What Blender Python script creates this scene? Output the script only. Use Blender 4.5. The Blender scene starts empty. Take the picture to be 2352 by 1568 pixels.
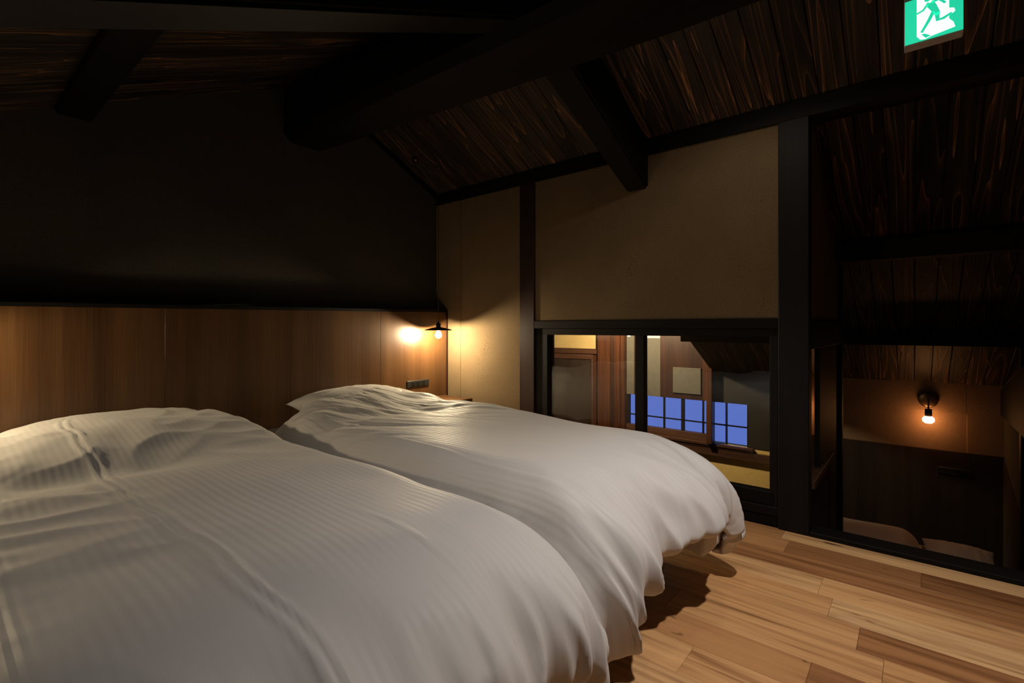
import bpy, bmesh, math, random
from mathutils import Vector, Matrix, noise

random.seed(7)
S = bpy.context.scene
C = S.collection
# Axes: x runs from the camera towards the window wall, y towards the headboard wall, z up; camera eye 1.0 m above the floor.
# ---------------------------------------------------------------- camera
cd = bpy.data.cameras.new('camera')
cd.sensor_width = 36.0
cd.lens = 36.0 * 1115 / 2352
cd.shift_y = -29.0 / 2352
cd.clip_start = 0.02
cam = bpy.data.objects.new('camera', cd)
cam.location = (0, 0, 1.0)
cam.rotation_euler = (math.pi / 2, 0, -math.atan2(.770, .637))
C.objects.link(cam)
S.camera = cam
# ---------------------------------------------------------------- dusk sky outside
W = bpy.data.worlds.new('dusk_sky'); S.world = W; W.use_nodes = True
W.node_tree.nodes['Background'].inputs[0].default_value = (.110, .185, .60, 1)
W.node_tree.nodes['Background'].inputs[1].default_value = 1.0
# ---------------------------------------------------------------- exposure
S.view_settings.view_transform = 'Standard'
S.view_settings.look = 'None'
S.view_settings.gamma = 1
S.view_settings.use_curve_mapping = False
S.view_settings.exposure = 0.0
S.cycles.use_denoising = True
S.cycles.max_bounces = 10
S.cycles.sample_clamp_indirect = 4
# lamp strengths
SPOT_W, SPOT_COL = .95, (1.0, .84, .66)
DOWN_W, DOWN_COL = 98.0, (1.0, .91, .84)
SIDE_W, SIDE_COL = 6.0, (1.0, .90, .80)
PEND_E, PEND_COL = 1450.0, (1.0, .80, .50)
PEND2_E = 800.0
FAR_E, FAR_COL = 45.0, (1.0, .42, .14)
HALL_W, HALL_COL = 94.0, (1.0, .78, .45)

# ================================================================ materials
def mat(name):
    m = bpy.data.materials.new(name); m.use_nodes = True
    nt = m.node_tree
    return m, nt, nt.nodes['Principled BSDF']

def N(nt, kind, **kw):
    n = nt.nodes.new(kind)
    for k, v in kw.items():
        setattr(n, k, v)
    return n

def math_node(nt, op, a, b=None, c=None):
    n = nt.nodes.new('ShaderNodeMath'); n.operation = op
    for i, v in enumerate((a, b, c)):
        if v is None: continue
        if isinstance(v, (int, float)): n.inputs[i].default_value = v
        else: nt.links.new(v, n.inputs[i])
    return n.outputs[0]

def ramp(nt, fac, stops, interp='LINEAR'):
    r = nt.nodes.new('ShaderNodeValToRGB'); r.color_ramp.interpolation = interp
    el = r.color_ramp.elements
    while len(el) < len(stops): el.new(0.5)
    for e, (p, c) in zip(el, stops):
        e.position = p; e.color = (c[0], c[1], c[2], 1)
    nt.links.new(fac, r.inputs[0])
    return r.outputs[0]

def coords(nt, scale=(1, 1, 1), rnd=0.0, src='Object'):
    tc = nt.nodes.new('ShaderNodeTexCoord')
    mp = nt.nodes.new('ShaderNodeMapping'); mp.inputs['Scale'].default_value = scale
    nt.links.new(tc.outputs[src], mp.inputs['Vector'])
    if rnd:
        oi = nt.nodes.new('ShaderNodeObjectInfo')
        s = math_node(nt, 'MULTIPLY', oi.outputs['Random'], rnd)
        cb = nt.nodes.new('ShaderNodeCombineXYZ')
        nt.links.new(s, cb.inputs[0]); nt.links.new(math_node(nt, 'MULTIPLY', s, 1.7), cb.inputs[1]); nt.links.new(math_node(nt, 'MULTIPLY', s, .6), cb.inputs[2])
        nt.links.new(cb.outputs[0], mp.inputs['Location'])
    return mp.outputs[0]

def noise_tex(nt, vec, scale, detail=4, rough=.55, dist=0.0):
    n = nt.nodes.new('ShaderNodeTexNoise')
    n.inputs['Scale'].default_value = scale; n.inputs['Detail'].default_value = detail
    n.inputs['Roughness'].default_value = rough; n.inputs['Distortion'].default_value = dist
    if vec is not None: nt.links.new(vec, n.inputs['Vector'])
    return n.outputs[0]

def bump(nt, p, h, strength, dist=.002):
    b = nt.nodes.new('ShaderNodeBump'); b.inputs['Strength'].default_value = strength; b.inputs['Distance'].default_value = dist
    nt.links.new(h, b.inputs['Height']); nt.links.new(b.outputs[0], p.inputs['Normal'])

def cedar_mat(name, lo, mid, hi, scale=1.0):
    """stained cedar: fine growth rings drawn as contour lines; boards lie along local x"""
    m, nt, p = mat(name)
    v = coords(nt, (.36 * scale, 6.5 * scale, 3.0), 37.0)
    n1 = noise_tex(nt, v, 1.0, 2.0, .5, .35)
    rings = math_node(nt, 'MULTIPLY', n1, 13.0)
    fr = math_node(nt, 'FRACT', rings)
    tri = math_node(nt, 'ABSOLUTE', math_node(nt, 'SUBTRACT', fr, .5))          # 0 .. .5
    line = math_node(nt, 'POWER', math_node(nt, 'MULTIPLY', tri, 2.0), 7.0)
    v2 = coords(nt, (3, 90, 90), 11.0)
    fib = noise_tex(nt, v2, 1.0, 3)
    oi = nt.nodes.new('ShaderNodeObjectInfo')
    band = ramp(nt, fr, [(0, lo), (.62, lo), (.93, mid), (1.0, hi)])
    dark = ramp(nt, fib, [(.3, (.35, .35, .35)), (.7, (1.1, 1.1, 1.1))])
    v3 = coords(nt, (.8, 4, 4), 5.0)
    patch = ramp(nt, noise_tex(nt, v3, 1.3, 2), [(.3, (.3, .3, .3)), (.65, (1.35, 1.3, 1.2))])
    tone = nt.nodes.new('ShaderNodeMapRange'); nt.links.new(oi.outputs['Random'], tone.inputs[0])
    tone.inputs[3].default_value = .55; tone.inputs[4].default_value = 1.3
    mx = nt.nodes.new('ShaderNodeMixRGB'); mx.blend_type = 'MULTIPLY'; mx.inputs[0].default_value = 1
    nt.links.new(band, mx.inputs[1]); nt.links.new(dark, mx.inputs[2])
    mx2 = nt.nodes.new('ShaderNodeMixRGB'); mx2.blend_type = 'MULTIPLY'; mx2.inputs[0].default_value = 1
    nt.links.new(mx.outputs[0], mx2.inputs[1]); nt.links.new(patch, mx2.inputs[2])
    vm = nt.nodes.new('ShaderNodeVectorMath'); vm.operation = 'SCALE'
    nt.links.new(mx2.outputs[0], vm.inputs[0]); nt.links.new(tone.outputs[0], vm.inputs['Scale'])
    nt.links.new(vm.outputs[0], p.inputs['Base Color'])
    p.inputs['Roughness'].default_value = .55
    p.inputs['Specular IOR Level'].default_value = .3
    bump(nt, p, math_node(nt, 'ADD', line, math_node(nt, 'MULTIPLY', fib, .4)), .5, .0015)
    return m

def timber_mat(name, lo, hi, rough=.55, axis=2, spec=.3, rnd=5.0):
    """plain sawn timber with fine fibres along one local axis"""
    m, nt, p = mat(name)
    sc = [38, 38, 38]; sc[axis] = 1.4
    f = noise_tex(nt, coords(nt, tuple(sc), rnd), 1.0, 4, .6, .3)
    sc2 = [5, 5, 5]; sc2[axis] = .5
    g = noise_tex(nt, coords(nt, tuple(sc2), rnd), 1.0, 3, .5, .6)
    s = math_node(nt, 'ADD', math_node(nt, 'MULTIPLY', f, .55), math_node(nt, 'MULTIPLY', g, .45))
    nt.links.new(ramp(nt, s, [(.35, lo), (.65, hi)]), p.inputs['Base Color'])
    p.inputs['Roughness'].default_value = rough; p.inputs['Specular IOR Level'].default_value = spec
    bump(nt, p, f, .35, .0012)
    return m

def plaster_mat(name, base, dark, fleck):
    m, nt, p = mat(name)
    v = coords(nt)
    a = noise_tex(nt, v, 3.0, 5, .6)
    fine = noise_tex(nt, v, 240.0, 3, .7)
    col = ramp(nt, a, [(.3, dark), (.7, base)])
    vo = nt.nodes.new('ShaderNodeTexVoronoi'); vo.inputs['Scale'].default_value = 150
    mp = nt.nodes.new('ShaderNodeMapping'); mp.inputs['Scale'].default_value = (1, .45, 1); mp.inputs['Rotation'].default_value = (.6, .3, .4)
    nt.links.new(v, mp.inputs[0]); nt.links.new(mp.outputs[0], vo.inputs['Vector'])
    clump = noise_tex(nt, v, 5.0, 2)
    d = math_node(nt, 'ADD', vo.outputs['Distance'], math_node(nt, 'MULTIPLY', math_node(nt, 'SUBTRACT', .53, clump), 1.2))
    fl = ramp(nt, d, [(.02, (1, 1, 1)), (.09, (0, 0, 0))])
    mx = nt.nodes.new('ShaderNodeMixRGB'); nt.links.new(fl, mx.inputs[0]); nt.links.new(col, mx.inputs[1])
    mx.inputs[2].default_value = (*fleck, 1)
    gr = ramp(nt, noise_tex(nt, v, 130.0, 4, .75), [(.3, (.78, .76, .72)), (.7, (1.16, 1.16, 1.14))])
    mg = nt.nodes.new('ShaderNodeMixRGB'); mg.blend_type = 'MULTIPLY'; mg.inputs[0].default_value = 1
    nt.links.new(mx.outputs[0], mg.inputs[1]); nt.links.new(gr, mg.inputs[2])
    nt.links.new(mg.outputs[0], p.inputs['Base Color'])
    p.inputs['Roughness'].default_value = .95; p.inputs['Specular IOR Level'].default_value = .1
    bump(nt, p, math_node(nt, 'ADD', fine, math_node(nt, 'MULTIPLY', a, .6)), .6, .002)
    return m

def oak_mat():
    m, nt, p = mat('oiled_oak')
    oi = nt.nodes.new('ShaderNodeObjectInfo')
    v = coords(nt, (60, 2.0, 10), 61.0)
    f = noise_tex(nt, v, 1.0, 5, .6, .4)
    v2 = coords(nt, (9, .8, 3), 23.0)
    g = noise_tex(nt, v2, 1.0, 3, .55, 1.5)
    base = ramp(nt, oi.outputs['Random'], [(0, (.27, .12, .048)), (.18, (.42, .20, .082)), (.45, (.60, .325, .14)), (.75, (.70, .395, .178)), (1, (.76, .48, .24))])
    s = math_node(nt, 'ADD', math_node(nt, 'MULTIPLY', f, .4), math_node(nt, 'MULTIPLY', g, .6))
    mod = ramp(nt, s, [(.30, (.26, .19, .15)), (.41, (.60, .53, .48)), (.52, (.93, .90, .86)), (.70, (1.18, 1.16, 1.10))])
    mx = nt.nodes.new('ShaderNodeMixRGB'); mx.blend_type = 'MULTIPLY'; mx.inputs[0].default_value = 1
    nt.links.new(base, mx.inputs[1]); nt.links.new(mod, mx.inputs[2])
    v3 = coords(nt, (5.5, 1.6, 3), 91.0)
    kn = ramp(nt, noise_tex(nt, v3, 1.4, 2, .5, 2.5), [(.26, (1, 1, 1)), (.31, (0, 0, 0))])
    mk = nt.nodes.new('ShaderNodeMixRGB'); nt.links.new(kn, mk.inputs[0]); nt.links.new(mx.outputs[0], mk.inputs[1]); mk.inputs[2].default_value = (.09, .04, .018, 1)
    nt.links.new(mk.outputs[0], p.inputs['Base Color'])
    p.inputs['Roughness'].default_value = .42; p.inputs['Specular IOR Level'].default_value = .35
    bump(nt, p, f, .25, .0008)
    return m

def veneer_mat(name, stops, rough=.34, rnd=31.0, ax='x'):
    m, nt, p = mat(name)
    v = coords(nt, (9, .8, .22) if ax == 'x' else (.8, 9, .22), rnd)
    a = noise_tex(nt, v, 1.0, 2, .5)
    v2 = coords(nt, (190, 1, 2.6) if ax == 'x' else (1, 190, 2.6), rnd)
    b = noise_tex(nt, v2, 1.0, 3, .6)
    s = math_node(nt, 'ADD', math_node(nt, 'MULTIPLY', a, .6), math_node(nt, 'MULTIPLY', b, .4))
    nt.links.new(ramp(nt, s, stops), p.inputs['Base Color'])
    p.inputs['Roughness'].default_value = rough; p.inputs['Specular IOR Level'].default_value = .45
    bump(nt, p, b, .22, .0008)
    return m

def cotton_mat(name, col, stripe=True):
    m, nt, p = mat(name)
    fine = noise_tex(nt, coords(nt), 900.0, 2)
    if stripe:
        uv = nt.nodes.new('ShaderNodeTexCoord')
        sp = nt.nodes.new('ShaderNodeSeparateXYZ'); nt.links.new(uv.outputs['UV'], sp.inputs[0])
        w = math_node(nt, 'FRACT', math_node(nt, 'MULTIPLY', sp.outputs[0], 1 / .021))
        t = math_node(nt, 'ABSOLUTE', math_node(nt, 'SUBTRACT', w, .5))
        st = ramp(nt, t, [(.20, (0, 0, 0)), (.28, (1, 1, 1))])
        mx = nt.nodes.new('ShaderNodeMixRGB'); nt.links.new(st, mx.inputs[0])
        mx.inputs[1].default_value = (col[0] * .972, col[1] * .972, col[2] * .975, 1); mx.inputs[2].default_value = (*col, 1)
        nt.links.new(mx.outputs[0], p.inputs['Base Color'])
        nt.links.new(ramp(nt, t, [(.20, (.72, .72, .72)), (.28, (.52, .52, .52))]), p.inputs['Roughness'])
    else:
        p.inputs['Base Color'].default_value = (*col, 1); p.inputs['Roughness'].default_value = .7
    p.inputs['Specular IOR Level'].default_value = .25
    p.inputs['Sheen Weight'].default_value = .15
    if stripe: bump(nt, p, math_node(nt, 'ADD', math_node(nt, 'MULTIPLY', fine, .15), math_node(nt, 'MULTIPLY', math_node(nt, 'SINE', math_node(nt, 'MULTIPLY', sp.outputs[0], 2 * math.pi / .021)), .5)), .30, .0012)
    else: bump(nt, p, fine, .12, .0006)
    return m

def simple(name, col, rough=.5, metal=0.0, spec=.5, grain=None):
    m, nt, p = mat(name)
    p.inputs['Metallic'].default_value = metal
    p.inputs['Specular IOR Level'].default_value = spec
    n = noise_tex(nt, coords(nt), grain or 40.0, 3)
    nt.links.new(ramp(nt, n, [(.3, tuple(c * .8 for c in col)), (.7, tuple(min(1, c * 1.1) for c in col))]), p.inputs['Base Color'])
    nt.links.new(ramp(nt, n, [(.3, (rough * .85,) * 3), (.7, (min(1, rough * 1.1),) * 3)]), p.inputs['Roughness'])
    return m

def glow(name, col, e):
    m, nt, p = mat(name)
    p.inputs['Base Color'].default_value = (*col, 1)
    p.inputs['Emission Color'].default_value = (*col, 1); p.inputs['Emission Strength'].default_value = e
    return m

def glass_mat(name, ior=1.5, boost=1.0, wav=0.0, tint=(1, 1, 1)):
    """flat pane: see-through with a Fresnel reflection"""
    m = bpy.data.materials.new(name); m.use_nodes = True
    nt = m.node_tree; nt.nodes.clear()
    out = nt.nodes.new('ShaderNodeOutputMaterial')
    tr = nt.nodes.new('ShaderNodeBsdfTransparent'); tr.inputs[0].default_value = (*tint, 1)
    gl = nt.nodes.new('ShaderNodeBsdfGlossy'); gl.inputs['Roughness'].default_value = .01
    fr = nt.nodes.new('ShaderNodeFresnel'); fr.inputs[0].default_value = ior
    mx = nt.nodes.new('ShaderNodeMixShader')
    nt.links.new(math_node(nt, 'MINIMUM', math_node(nt, 'MULTIPLY', fr.outputs[0], boost), 1.0), mx.inputs[0])
    nt.links.new(tr.outputs[0], mx.inputs[1]); nt.links.new(gl.outputs[0], mx.inputs[2]); nt.links.new(mx.outputs[0], out.inputs[0])
    if wav:
        b = nt.nodes.new('ShaderNodeBump'); b.inputs['Strength'].default_value = wav; b.inputs['Distance'].default_value = .01
        nt.links.new(noise_tex(nt, coords(nt), 3.0, 1), b.inputs['Height']); nt.links.new(b.outputs[0], gl.inputs['Normal'])
    return m

M = {}
M['cedar'] = cedar_mat('stained_cedar', (.034, .027, .023), (.13, .072, .042), (.42, .22, .10))
M['cedar_far'] = M['cedar']
M['black_z'] = timber_mat('black_stained_timber_upright', (.0045, .004, .004), (.0105, .009, .0085), .6, 2, .2)
M['black_y'] = timber_mat('black_stained_timber_long', (.0035, .003, .003), (.0085, .007, .0065), .65, 1, .15)
M['black_x'] = timber_mat('black_stained_timber_cross', (.0035, .003, .003), (.0085, .007, .0065), .65, 0, .15)
M['redpost'] = timber_mat('red_brown_post', (.016, .008, .007), (.042, .018, .013), .42, 2)
M['redlong'] = timber_mat('red_brown_rail', (.04, .018, .011), (.10, .045, .028), .5, 1)
M['orangepost'] = timber_mat('orange_brown_timber', (.034, .013, .007), (.088, .032, .015), .42, 2)
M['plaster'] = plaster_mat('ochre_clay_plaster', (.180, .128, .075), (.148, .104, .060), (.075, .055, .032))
M['plaster_head'] = plaster_mat('shade_toned_plaster', (.074, .067, .056), (.062, .056, .047), (.04, .035, .03))  # clay plaster greyed and darkened; the headboard wall's shade is in its colour
M['plaster_dark'] = plaster_mat('deep_shade_plaster', (.035, .033, .029), (.028, .026, .023), (.02, .018, .016))  # far wall plaster darkened against the hall lamp; shade put into the colour
M['plaster_lamp'] = plaster_mat('brown_clay_plaster', (.22, .15, .10), (.18, .12, .08), (.1, .07, .05))
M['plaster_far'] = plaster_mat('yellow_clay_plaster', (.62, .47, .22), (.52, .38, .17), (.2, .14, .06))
M['plaster_low'] = plaster_mat('lamplit_yellow_plaster', (.82, .60, .24), (.74, .52, .20), (.4, .3, .12))  # yellow plaster brightened below the far window; lamplight put into its colour
M['oak'] = oak_mat()
M['veneer'] = veneer_mat('walnut_veneer', [(.30, (.046, .020, .0072)), (.5, (.090, .041, .0148)), (.70, (.145, .071, .0265))])
M['darkveneer'] = veneer_mat('dark_brown_veneer', [(.36, (.016, .010, .008)), (.64, (.034, .021, .016))], .5, 31.0, 'y')
M['cotton'] = cotton_mat('striped_sateen_cotton', (.67, .645, .62))
M['cotton_plain'] = cotton_mat('plain_white_cotton', (.66, .63, .60), False)
M['pink_cotton'] = cotton_mat('shaded_cotton', (.72, .64, .58), True)
M['blackmetal'] = simple('black_painted_metal', (.02, .018, .016), .4, .6)
M['brass'] = simple('dark_brass', (.20, .14, .08), .35, 1.0)
M['enamel'] = simple('white_enamel', (.75, .72, .66), .35)
M['blackplastic'] = simple('black_plastic', (.012, .011, .011), .45)
M['cord'] = simple('black_twisted_cord', (.015, .012, .01), .8)
M['greybox'] = simple('grey_sign_housing', (.42, .38, .36), .5)
M['bulb'] = glow('warm_bulb', PEND_COL, PEND_E)
M['bulb2'] = glow('warm_bulb_dim', PEND_COL, PEND2_E)
M['farbulb'] = glow('amber_bulb', FAR_COL, FAR_E)
M['signgreen'] = glow('sign_green', (.018, .62, .35), .98)
M['signwhite'] = glow('sign_white', (.88, .95, .93), 1.0)
M['glass'] = glass_mat('window_glass', 1.5, .75, .3)
M['sideglass'] = glass_mat('side_window_glass', 1.5, 2.0)
M['glass2'] = glass_mat('far_pane_glass', 1.5, 1.0)
M['frosted'] = simple('pale_paper_panel', (.085, .078, .064), .8)
M['whitepanel'] = simple('white_board', (.45, .42, .38), .7)

# ================================================================ builders
def link(name, me, m=None, parent=None):
    o = bpy.data.objects.new(name, me); C.objects.link(o)
    if m is not None and not me.materials: me.materials.append(m)
    if parent is not None: o.parent = parent
    return o

def box_mesh(name, x0, x1, y0, y1, z0, z1, bev=0.0):
    bm = bmesh.new()
    vs = [bm.verts.new((x, y, z)) for x in (x0, x1) for y in (y0, y1) for z in (z0, z1)]
    for f in ((0, 1, 3, 2), (4, 6, 7, 5), (0, 4, 5, 1), (2, 3, 7, 6), (0, 2, 6, 4), (1, 5, 7, 3)):
        bm.faces.new([vs[i] for i in f])
    bmesh.ops.recalc_face_normals(bm, faces=bm.faces)
    if bev: bmesh.ops.bevel(bm, geom=list(bm.edges), offset=bev, segments=1, affect='EDGES')
    me = bpy.data.meshes.new(name); bm.to_mesh(me); bm.free()
    return me

def box(name, x0, x1, y0, y1, z0, z1, m, parent=None, bev=0.0):
    """box whose object origin sits at its centre"""
    cx, cy, cz = (x0 + x1) / 2, (y0 + y1) / 2, (z0 + z1) / 2
    me = box_mesh(name, x0 - cx, x1 - cx, y0 - cy, y1 - cy, z0 - cz, z1 - cz, bev)
    o = link(name, me, m, parent); o.location = (cx, cy, cz)
    if parent is not None: o.location = Vector((cx, cy, cz)) - parent.location
    return o

def prism(name, pts, axis, a, b, m, parent=None, bev=0.0):
    """polygon pts in the two remaining axes (x,z for 'y'; y,z for 'x'; x,y for 'z'), run from a to b along the axis"""
    bm = bmesh.new()
    def P(p, t):
        return {'y': (p[0], t, p[1]), 'x': (t, p[0], p[1]), 'z': (p[0], p[1], t)}[axis]
    A = [bm.verts.new(P(p, a)) for p in pts]; B = [bm.verts.new(P(p, b)) for p in pts]
    bm.faces.new(A); bm.faces.new(B[::-1])
    n = len(pts)
    for i in range(n): bm.faces.new((A[i], A[(i + 1) % n], B[(i + 1) % n], B[i]))
    bmesh.ops.recalc_face_normals(bm, faces=bm.faces)
    if bev: bmesh.ops.bevel(bm, geom=list(bm.edges), offset=bev, segments=1, affect='EDGES')
    me = bpy.data.meshes.new(name); bm.to_mesh(me); bm.free()
    o = link(name, me, m, parent)
    if parent is not None: o.location = -parent.location
    return o

def hexa(name, corners, m, parent=None, bev=0.0):
    """eight corners: four of one end, four of the other, same order"""
    bm = bmesh.new(); v = [bm.verts.new(c) for c in corners]
    bm.faces.new(v[:4]); bm.faces.new(v[4:][::-1])
    for i in range(4): bm.faces.new((v[i], v[(i + 1) % 4], v[4 + (i + 1) % 4], v[4 + i]))
    bmesh.ops.recalc_face_normals(bm, faces=bm.faces)
    if bev: bmesh.ops.bevel(bm, geom=list(bm.edges), offset=bev, segments=2, affect='EDGES')
    me = bpy.data.meshes.new(name); bm.to_mesh(me); bm.free()
    o = link(name, me, m, parent)
    if parent is not None: o.location = -parent.location
    return o

def lathe(name, prof, m, loc=(0, 0, 0), parent=None, seg=40, axis='z'):
    bm = bmesh.new(); rings = []
    for r, z in prof:
        if r < 1e-6: rings.append([bm.verts.new((0, 0, z))])
        else: rings.append([bm.verts.new((r * math.cos(2 * math.pi * k / seg), r * math.sin(2 * math.pi * k / seg), z)) for k in range(seg)])
    for a, b in zip(rings, rings[1:]):
        for k in range(seg):
            k2 = (k + 1) % seg
            if len(a) == 1 and len(b) == 1: continue
            if len(a) == 1: bm.faces.new((a[0], b[k2], b[k]))
            elif len(b) == 1: bm.faces.new((a[k], a[k2], b[0]))
            else: bm.faces.new((a[k], a[k2], b[k2], b[k]))
    bmesh.ops.recalc_face_normals(bm, faces=bm.faces)
    if axis == 'x': bmesh.ops.rotate(bm, verts=bm.verts, matrix=Matrix.Rotation(-math.pi / 2, 3, 'Y'))
    for f in bm.faces: f.smooth = True
    me = bpy.data.meshes.new(name); bm.to_mesh(me); bm.free()
    o = link(name, me, m, parent); o.location = loc
    if parent is not None: o.location = Vector(loc) - parent.location
    return o

def tube(name, pts, r, m, parent=None, seg=8):
    bm = bmesh.new(); pts = [Vector(p) for p in pts]; rings = []
    for i, p in enumerate(pts):
        t = (pts[min(i + 1, len(pts) - 1)] - pts[max(i - 1, 0)]).normalized()
        a = t.cross(Vector((0.3, .9, .1))).normalized(); b = t.cross(a)
        rings.append([bm.verts.new(p + a * r * math.cos(2 * math.pi * k / seg) + b * r * math.sin(2 * math.pi * k / seg)) for k in range(seg)])
    for A, B in zip(rings, rings[1:]):
        for k in range(seg): bm.faces.new((A[k], A[(k + 1) % seg], B[(k + 1) % seg], B[k]))
    bm.faces.new(rings[0]); bm.faces.new(rings[-1][::-1])
    bmesh.ops.recalc_face_normals(bm, faces=bm.faces)
    for f in bm.faces: f.smooth = True
    me = bpy.data.meshes.new(name); bm.to_mesh(me); bm.free()
    o = link(name, me, m, parent)
    if parent is not None: o.location = -parent.location
    return o

def empty(name, loc=(0, 0, 0)):
    o = bpy.data.objects.new(name, None); C.objects.link(o); o.location = loc
    o.empty_display_size = .1
    return o

def struct(o): o['kind'] = 'structure'; return o

def tag(o, label, cat, group=None):
    o['label'] = label; o['category'] = cat
    if group: o['group'] = group
    return o

# roof planes: the right slope falls towards the window wall and goes on over the rooms beyond it
def zr(x): return 3.4885 - .5 * x
def zl(x): return 1.859 + .46 * x
XR = 1.697; ZR = zr(XR)
YA = 3.086          # face of the wall behind the headboards
XB = 2.737          # face of the window wall
BACK = -2.6; LEFT = -1.1

# ================================================================ ceiling: cedar boards on a deck
ceil = struct(empty('ceiling'))
def slope_boards(x0, x1, fz, ya, yb, w=.118, gap=.004, th=.016):
    """boards following the slope, each its own object; local x runs along the board"""
    dx, dz = x1 - x0, fz(x1) - fz(x0)
    L = math.hypot(dx, dz); ang = -math.atan2(dz, dx)
    me = box_mesh('ceiling_board', 0, L, 0, w - gap, 0, th, .0025)
    me.materials.append(M['cedar'])
    y = ya; i = 0
    while y < yb - .01:
        ww = min(w, yb - y)
        if ww < w - .001:
            me2 = box_mesh('ceiling_board', 0, L, 0, ww - gap, 0, th, .0025); me2.materials.append(M['cedar'])
        else: me2 = me
        o = link('ceiling_board', me2, None, ceil)
        o.location = (x0, y, fz(x0) + random.uniform(0, .0015)); o.rotation_euler = (0, ang, 0)
        y += w
YS = 1.86           # the hall's higher part begins here
slope_boards(XR, 6.02, zr, BACK, YS)
slope_boards(XR, 4.45, zr, YS, 4.7)
slope_boards(LEFT, XR, zl, BACK, 3.12)
def deck(x0, x1, fz, ya, yb):
    t = .03; u = .018
    prism('deck', [(x0, fz(x0) + u), (x1, fz(x1) + u), (x1, fz(x1) + u + t), (x0, fz(x0) + u + t)], 'y', ya, yb, M['black_x'], ceil)
deck(XR, 6.15, zr, BACK - .1, YS); deck(XR, 4.45, zr, YS, 4.8); deck(LEFT - .1, XR, zl, BACK - .1, 4.8)
box('deck', 4.30, 6.15, YS - .04, 4.8, 1.36, 1.40, M['black_x'], ceil)
prism('cheek_panel', [(4.25, 1.37), (6.1, 1.37), (6.1, zr(6.1) + .02), (4.25, zr(4.25) + .02)], 'y', YS - .03, YS, M['black_x'], ceil)

# ================================================================ floor: oak staves
floor = struct(empty('floor'))
box('subfloor', LEFT - .1, 2.85, BACK - .1, YA + .1, -.16, -.019, M['black_y'], floor)
SW = .1513
edges = [2.756 - SW * k for k in range(0, 26)]
fixed = {0: [.4905, -.42], 1: [.45, 1.1], 2: [1.05, -.52], 3: [.28, 1.0], 4: [.231, .85, -.55], 5: [.138, .80, -.6], 6: [.069, .69], 7: [.2356, .95, -.4], 8: [.533, -.2]}
tone_mesh = {}
for k in range(25):
    xb, xa = edges[k], edges[k + 1]
    if xa < LEFT - .05: break
    if k == 0: xb = 2.73
    js = sorted(fixed.get(k, []))
    if not js: js = [random.uniform(.1, .6)]
    while js[0] > BACK: js.insert(0, js[0] - random.uniform(.38, .95))
    while js[-1] < YA: js.append(js[-1] + random.uniform(.38, .95))
    for a, b in zip(js, js[1:]):
        a, b = max(a, BACK), min(b, YA)
        if b - a < .01: continue
        s = box('floor_board', xa + .00025, xb - .00025, a + .0004, b - .0004, -.018, random.uniform(-.0004, .0004), M['oak'], floor, .0005)

# ================================================================ walls of the bedroom
# headboard wall (gable)
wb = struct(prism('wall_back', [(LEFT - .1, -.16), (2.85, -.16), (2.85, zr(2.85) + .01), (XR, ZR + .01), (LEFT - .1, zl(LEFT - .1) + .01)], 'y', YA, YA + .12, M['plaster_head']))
wl = struct(box('wall_left', LEFT - .1, LEFT, BACK, YA, -.16, zl(LEFT) + .02, M['plaster']))
wf = struct(prism('wall_front', [(LEFT - .1, -1.3), (6.15, -1.3), (6.15, zr(6.15)), (XR, ZR), (LEFT - .1, zl(LEFT - .1))], 'y', BACK - .1, BACK, M['plaster']))
# window wall
wr = struct(empty('wall_right'))
box('plaster_panel', XB, 2.83, 2.80, YA, 0, 2.03, M['plaster'], wr)
box('plaster_panel', XB, 2.83, 2.17, 2.797, 0, 2.03, M['plaster'], wr)
box('plaster_panel', XB, 2.83, .50, 2.06, 1.04, 2.03, M['plaster'], wr, .0)
box('plaster_panel', XB, 2.85, BACK, -1.5, 0, 2.03, M['plaster'], wr)
box('base_wall', 2.735, 2.85, BACK, 3.2, -1.3, -.02, M['plaster'], wr)
# gable moulding strips where the wall meets the roof
prism('trim_1', [(XR, ZR - .005), (2.74, zr(2.74) - .005), (2.74, zr(2.74) - .04), (XR, ZR - .04)], 'y', YA - .02, YA + .001, M['black_x'])['kind'] = 'structure'

# ================================================================ timbers
tag(box('timber_post', 2.722, 2.84, 2.052, 2.182, 0, 2.03, M['redpost'], None, .003),
    'slim dark red-brown post left of the low window, between two plaster panels', 'post')
tag(box('timber_post', 2.715, 2.795, .388, .522, 0, 2.03, M['black_z'], None, .004),
    'thick black square post right of the window, at the open side', 'post')
tag(prism('eave_beam', [(2.722, 2.03), (2.86, 2.03), (2.86, 2.05), (2.722, 2.122)], 'y', BACK, YA, M['black_y'], None),
    'long black horizontal beam along the top of the window wall', 'beam')

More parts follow.
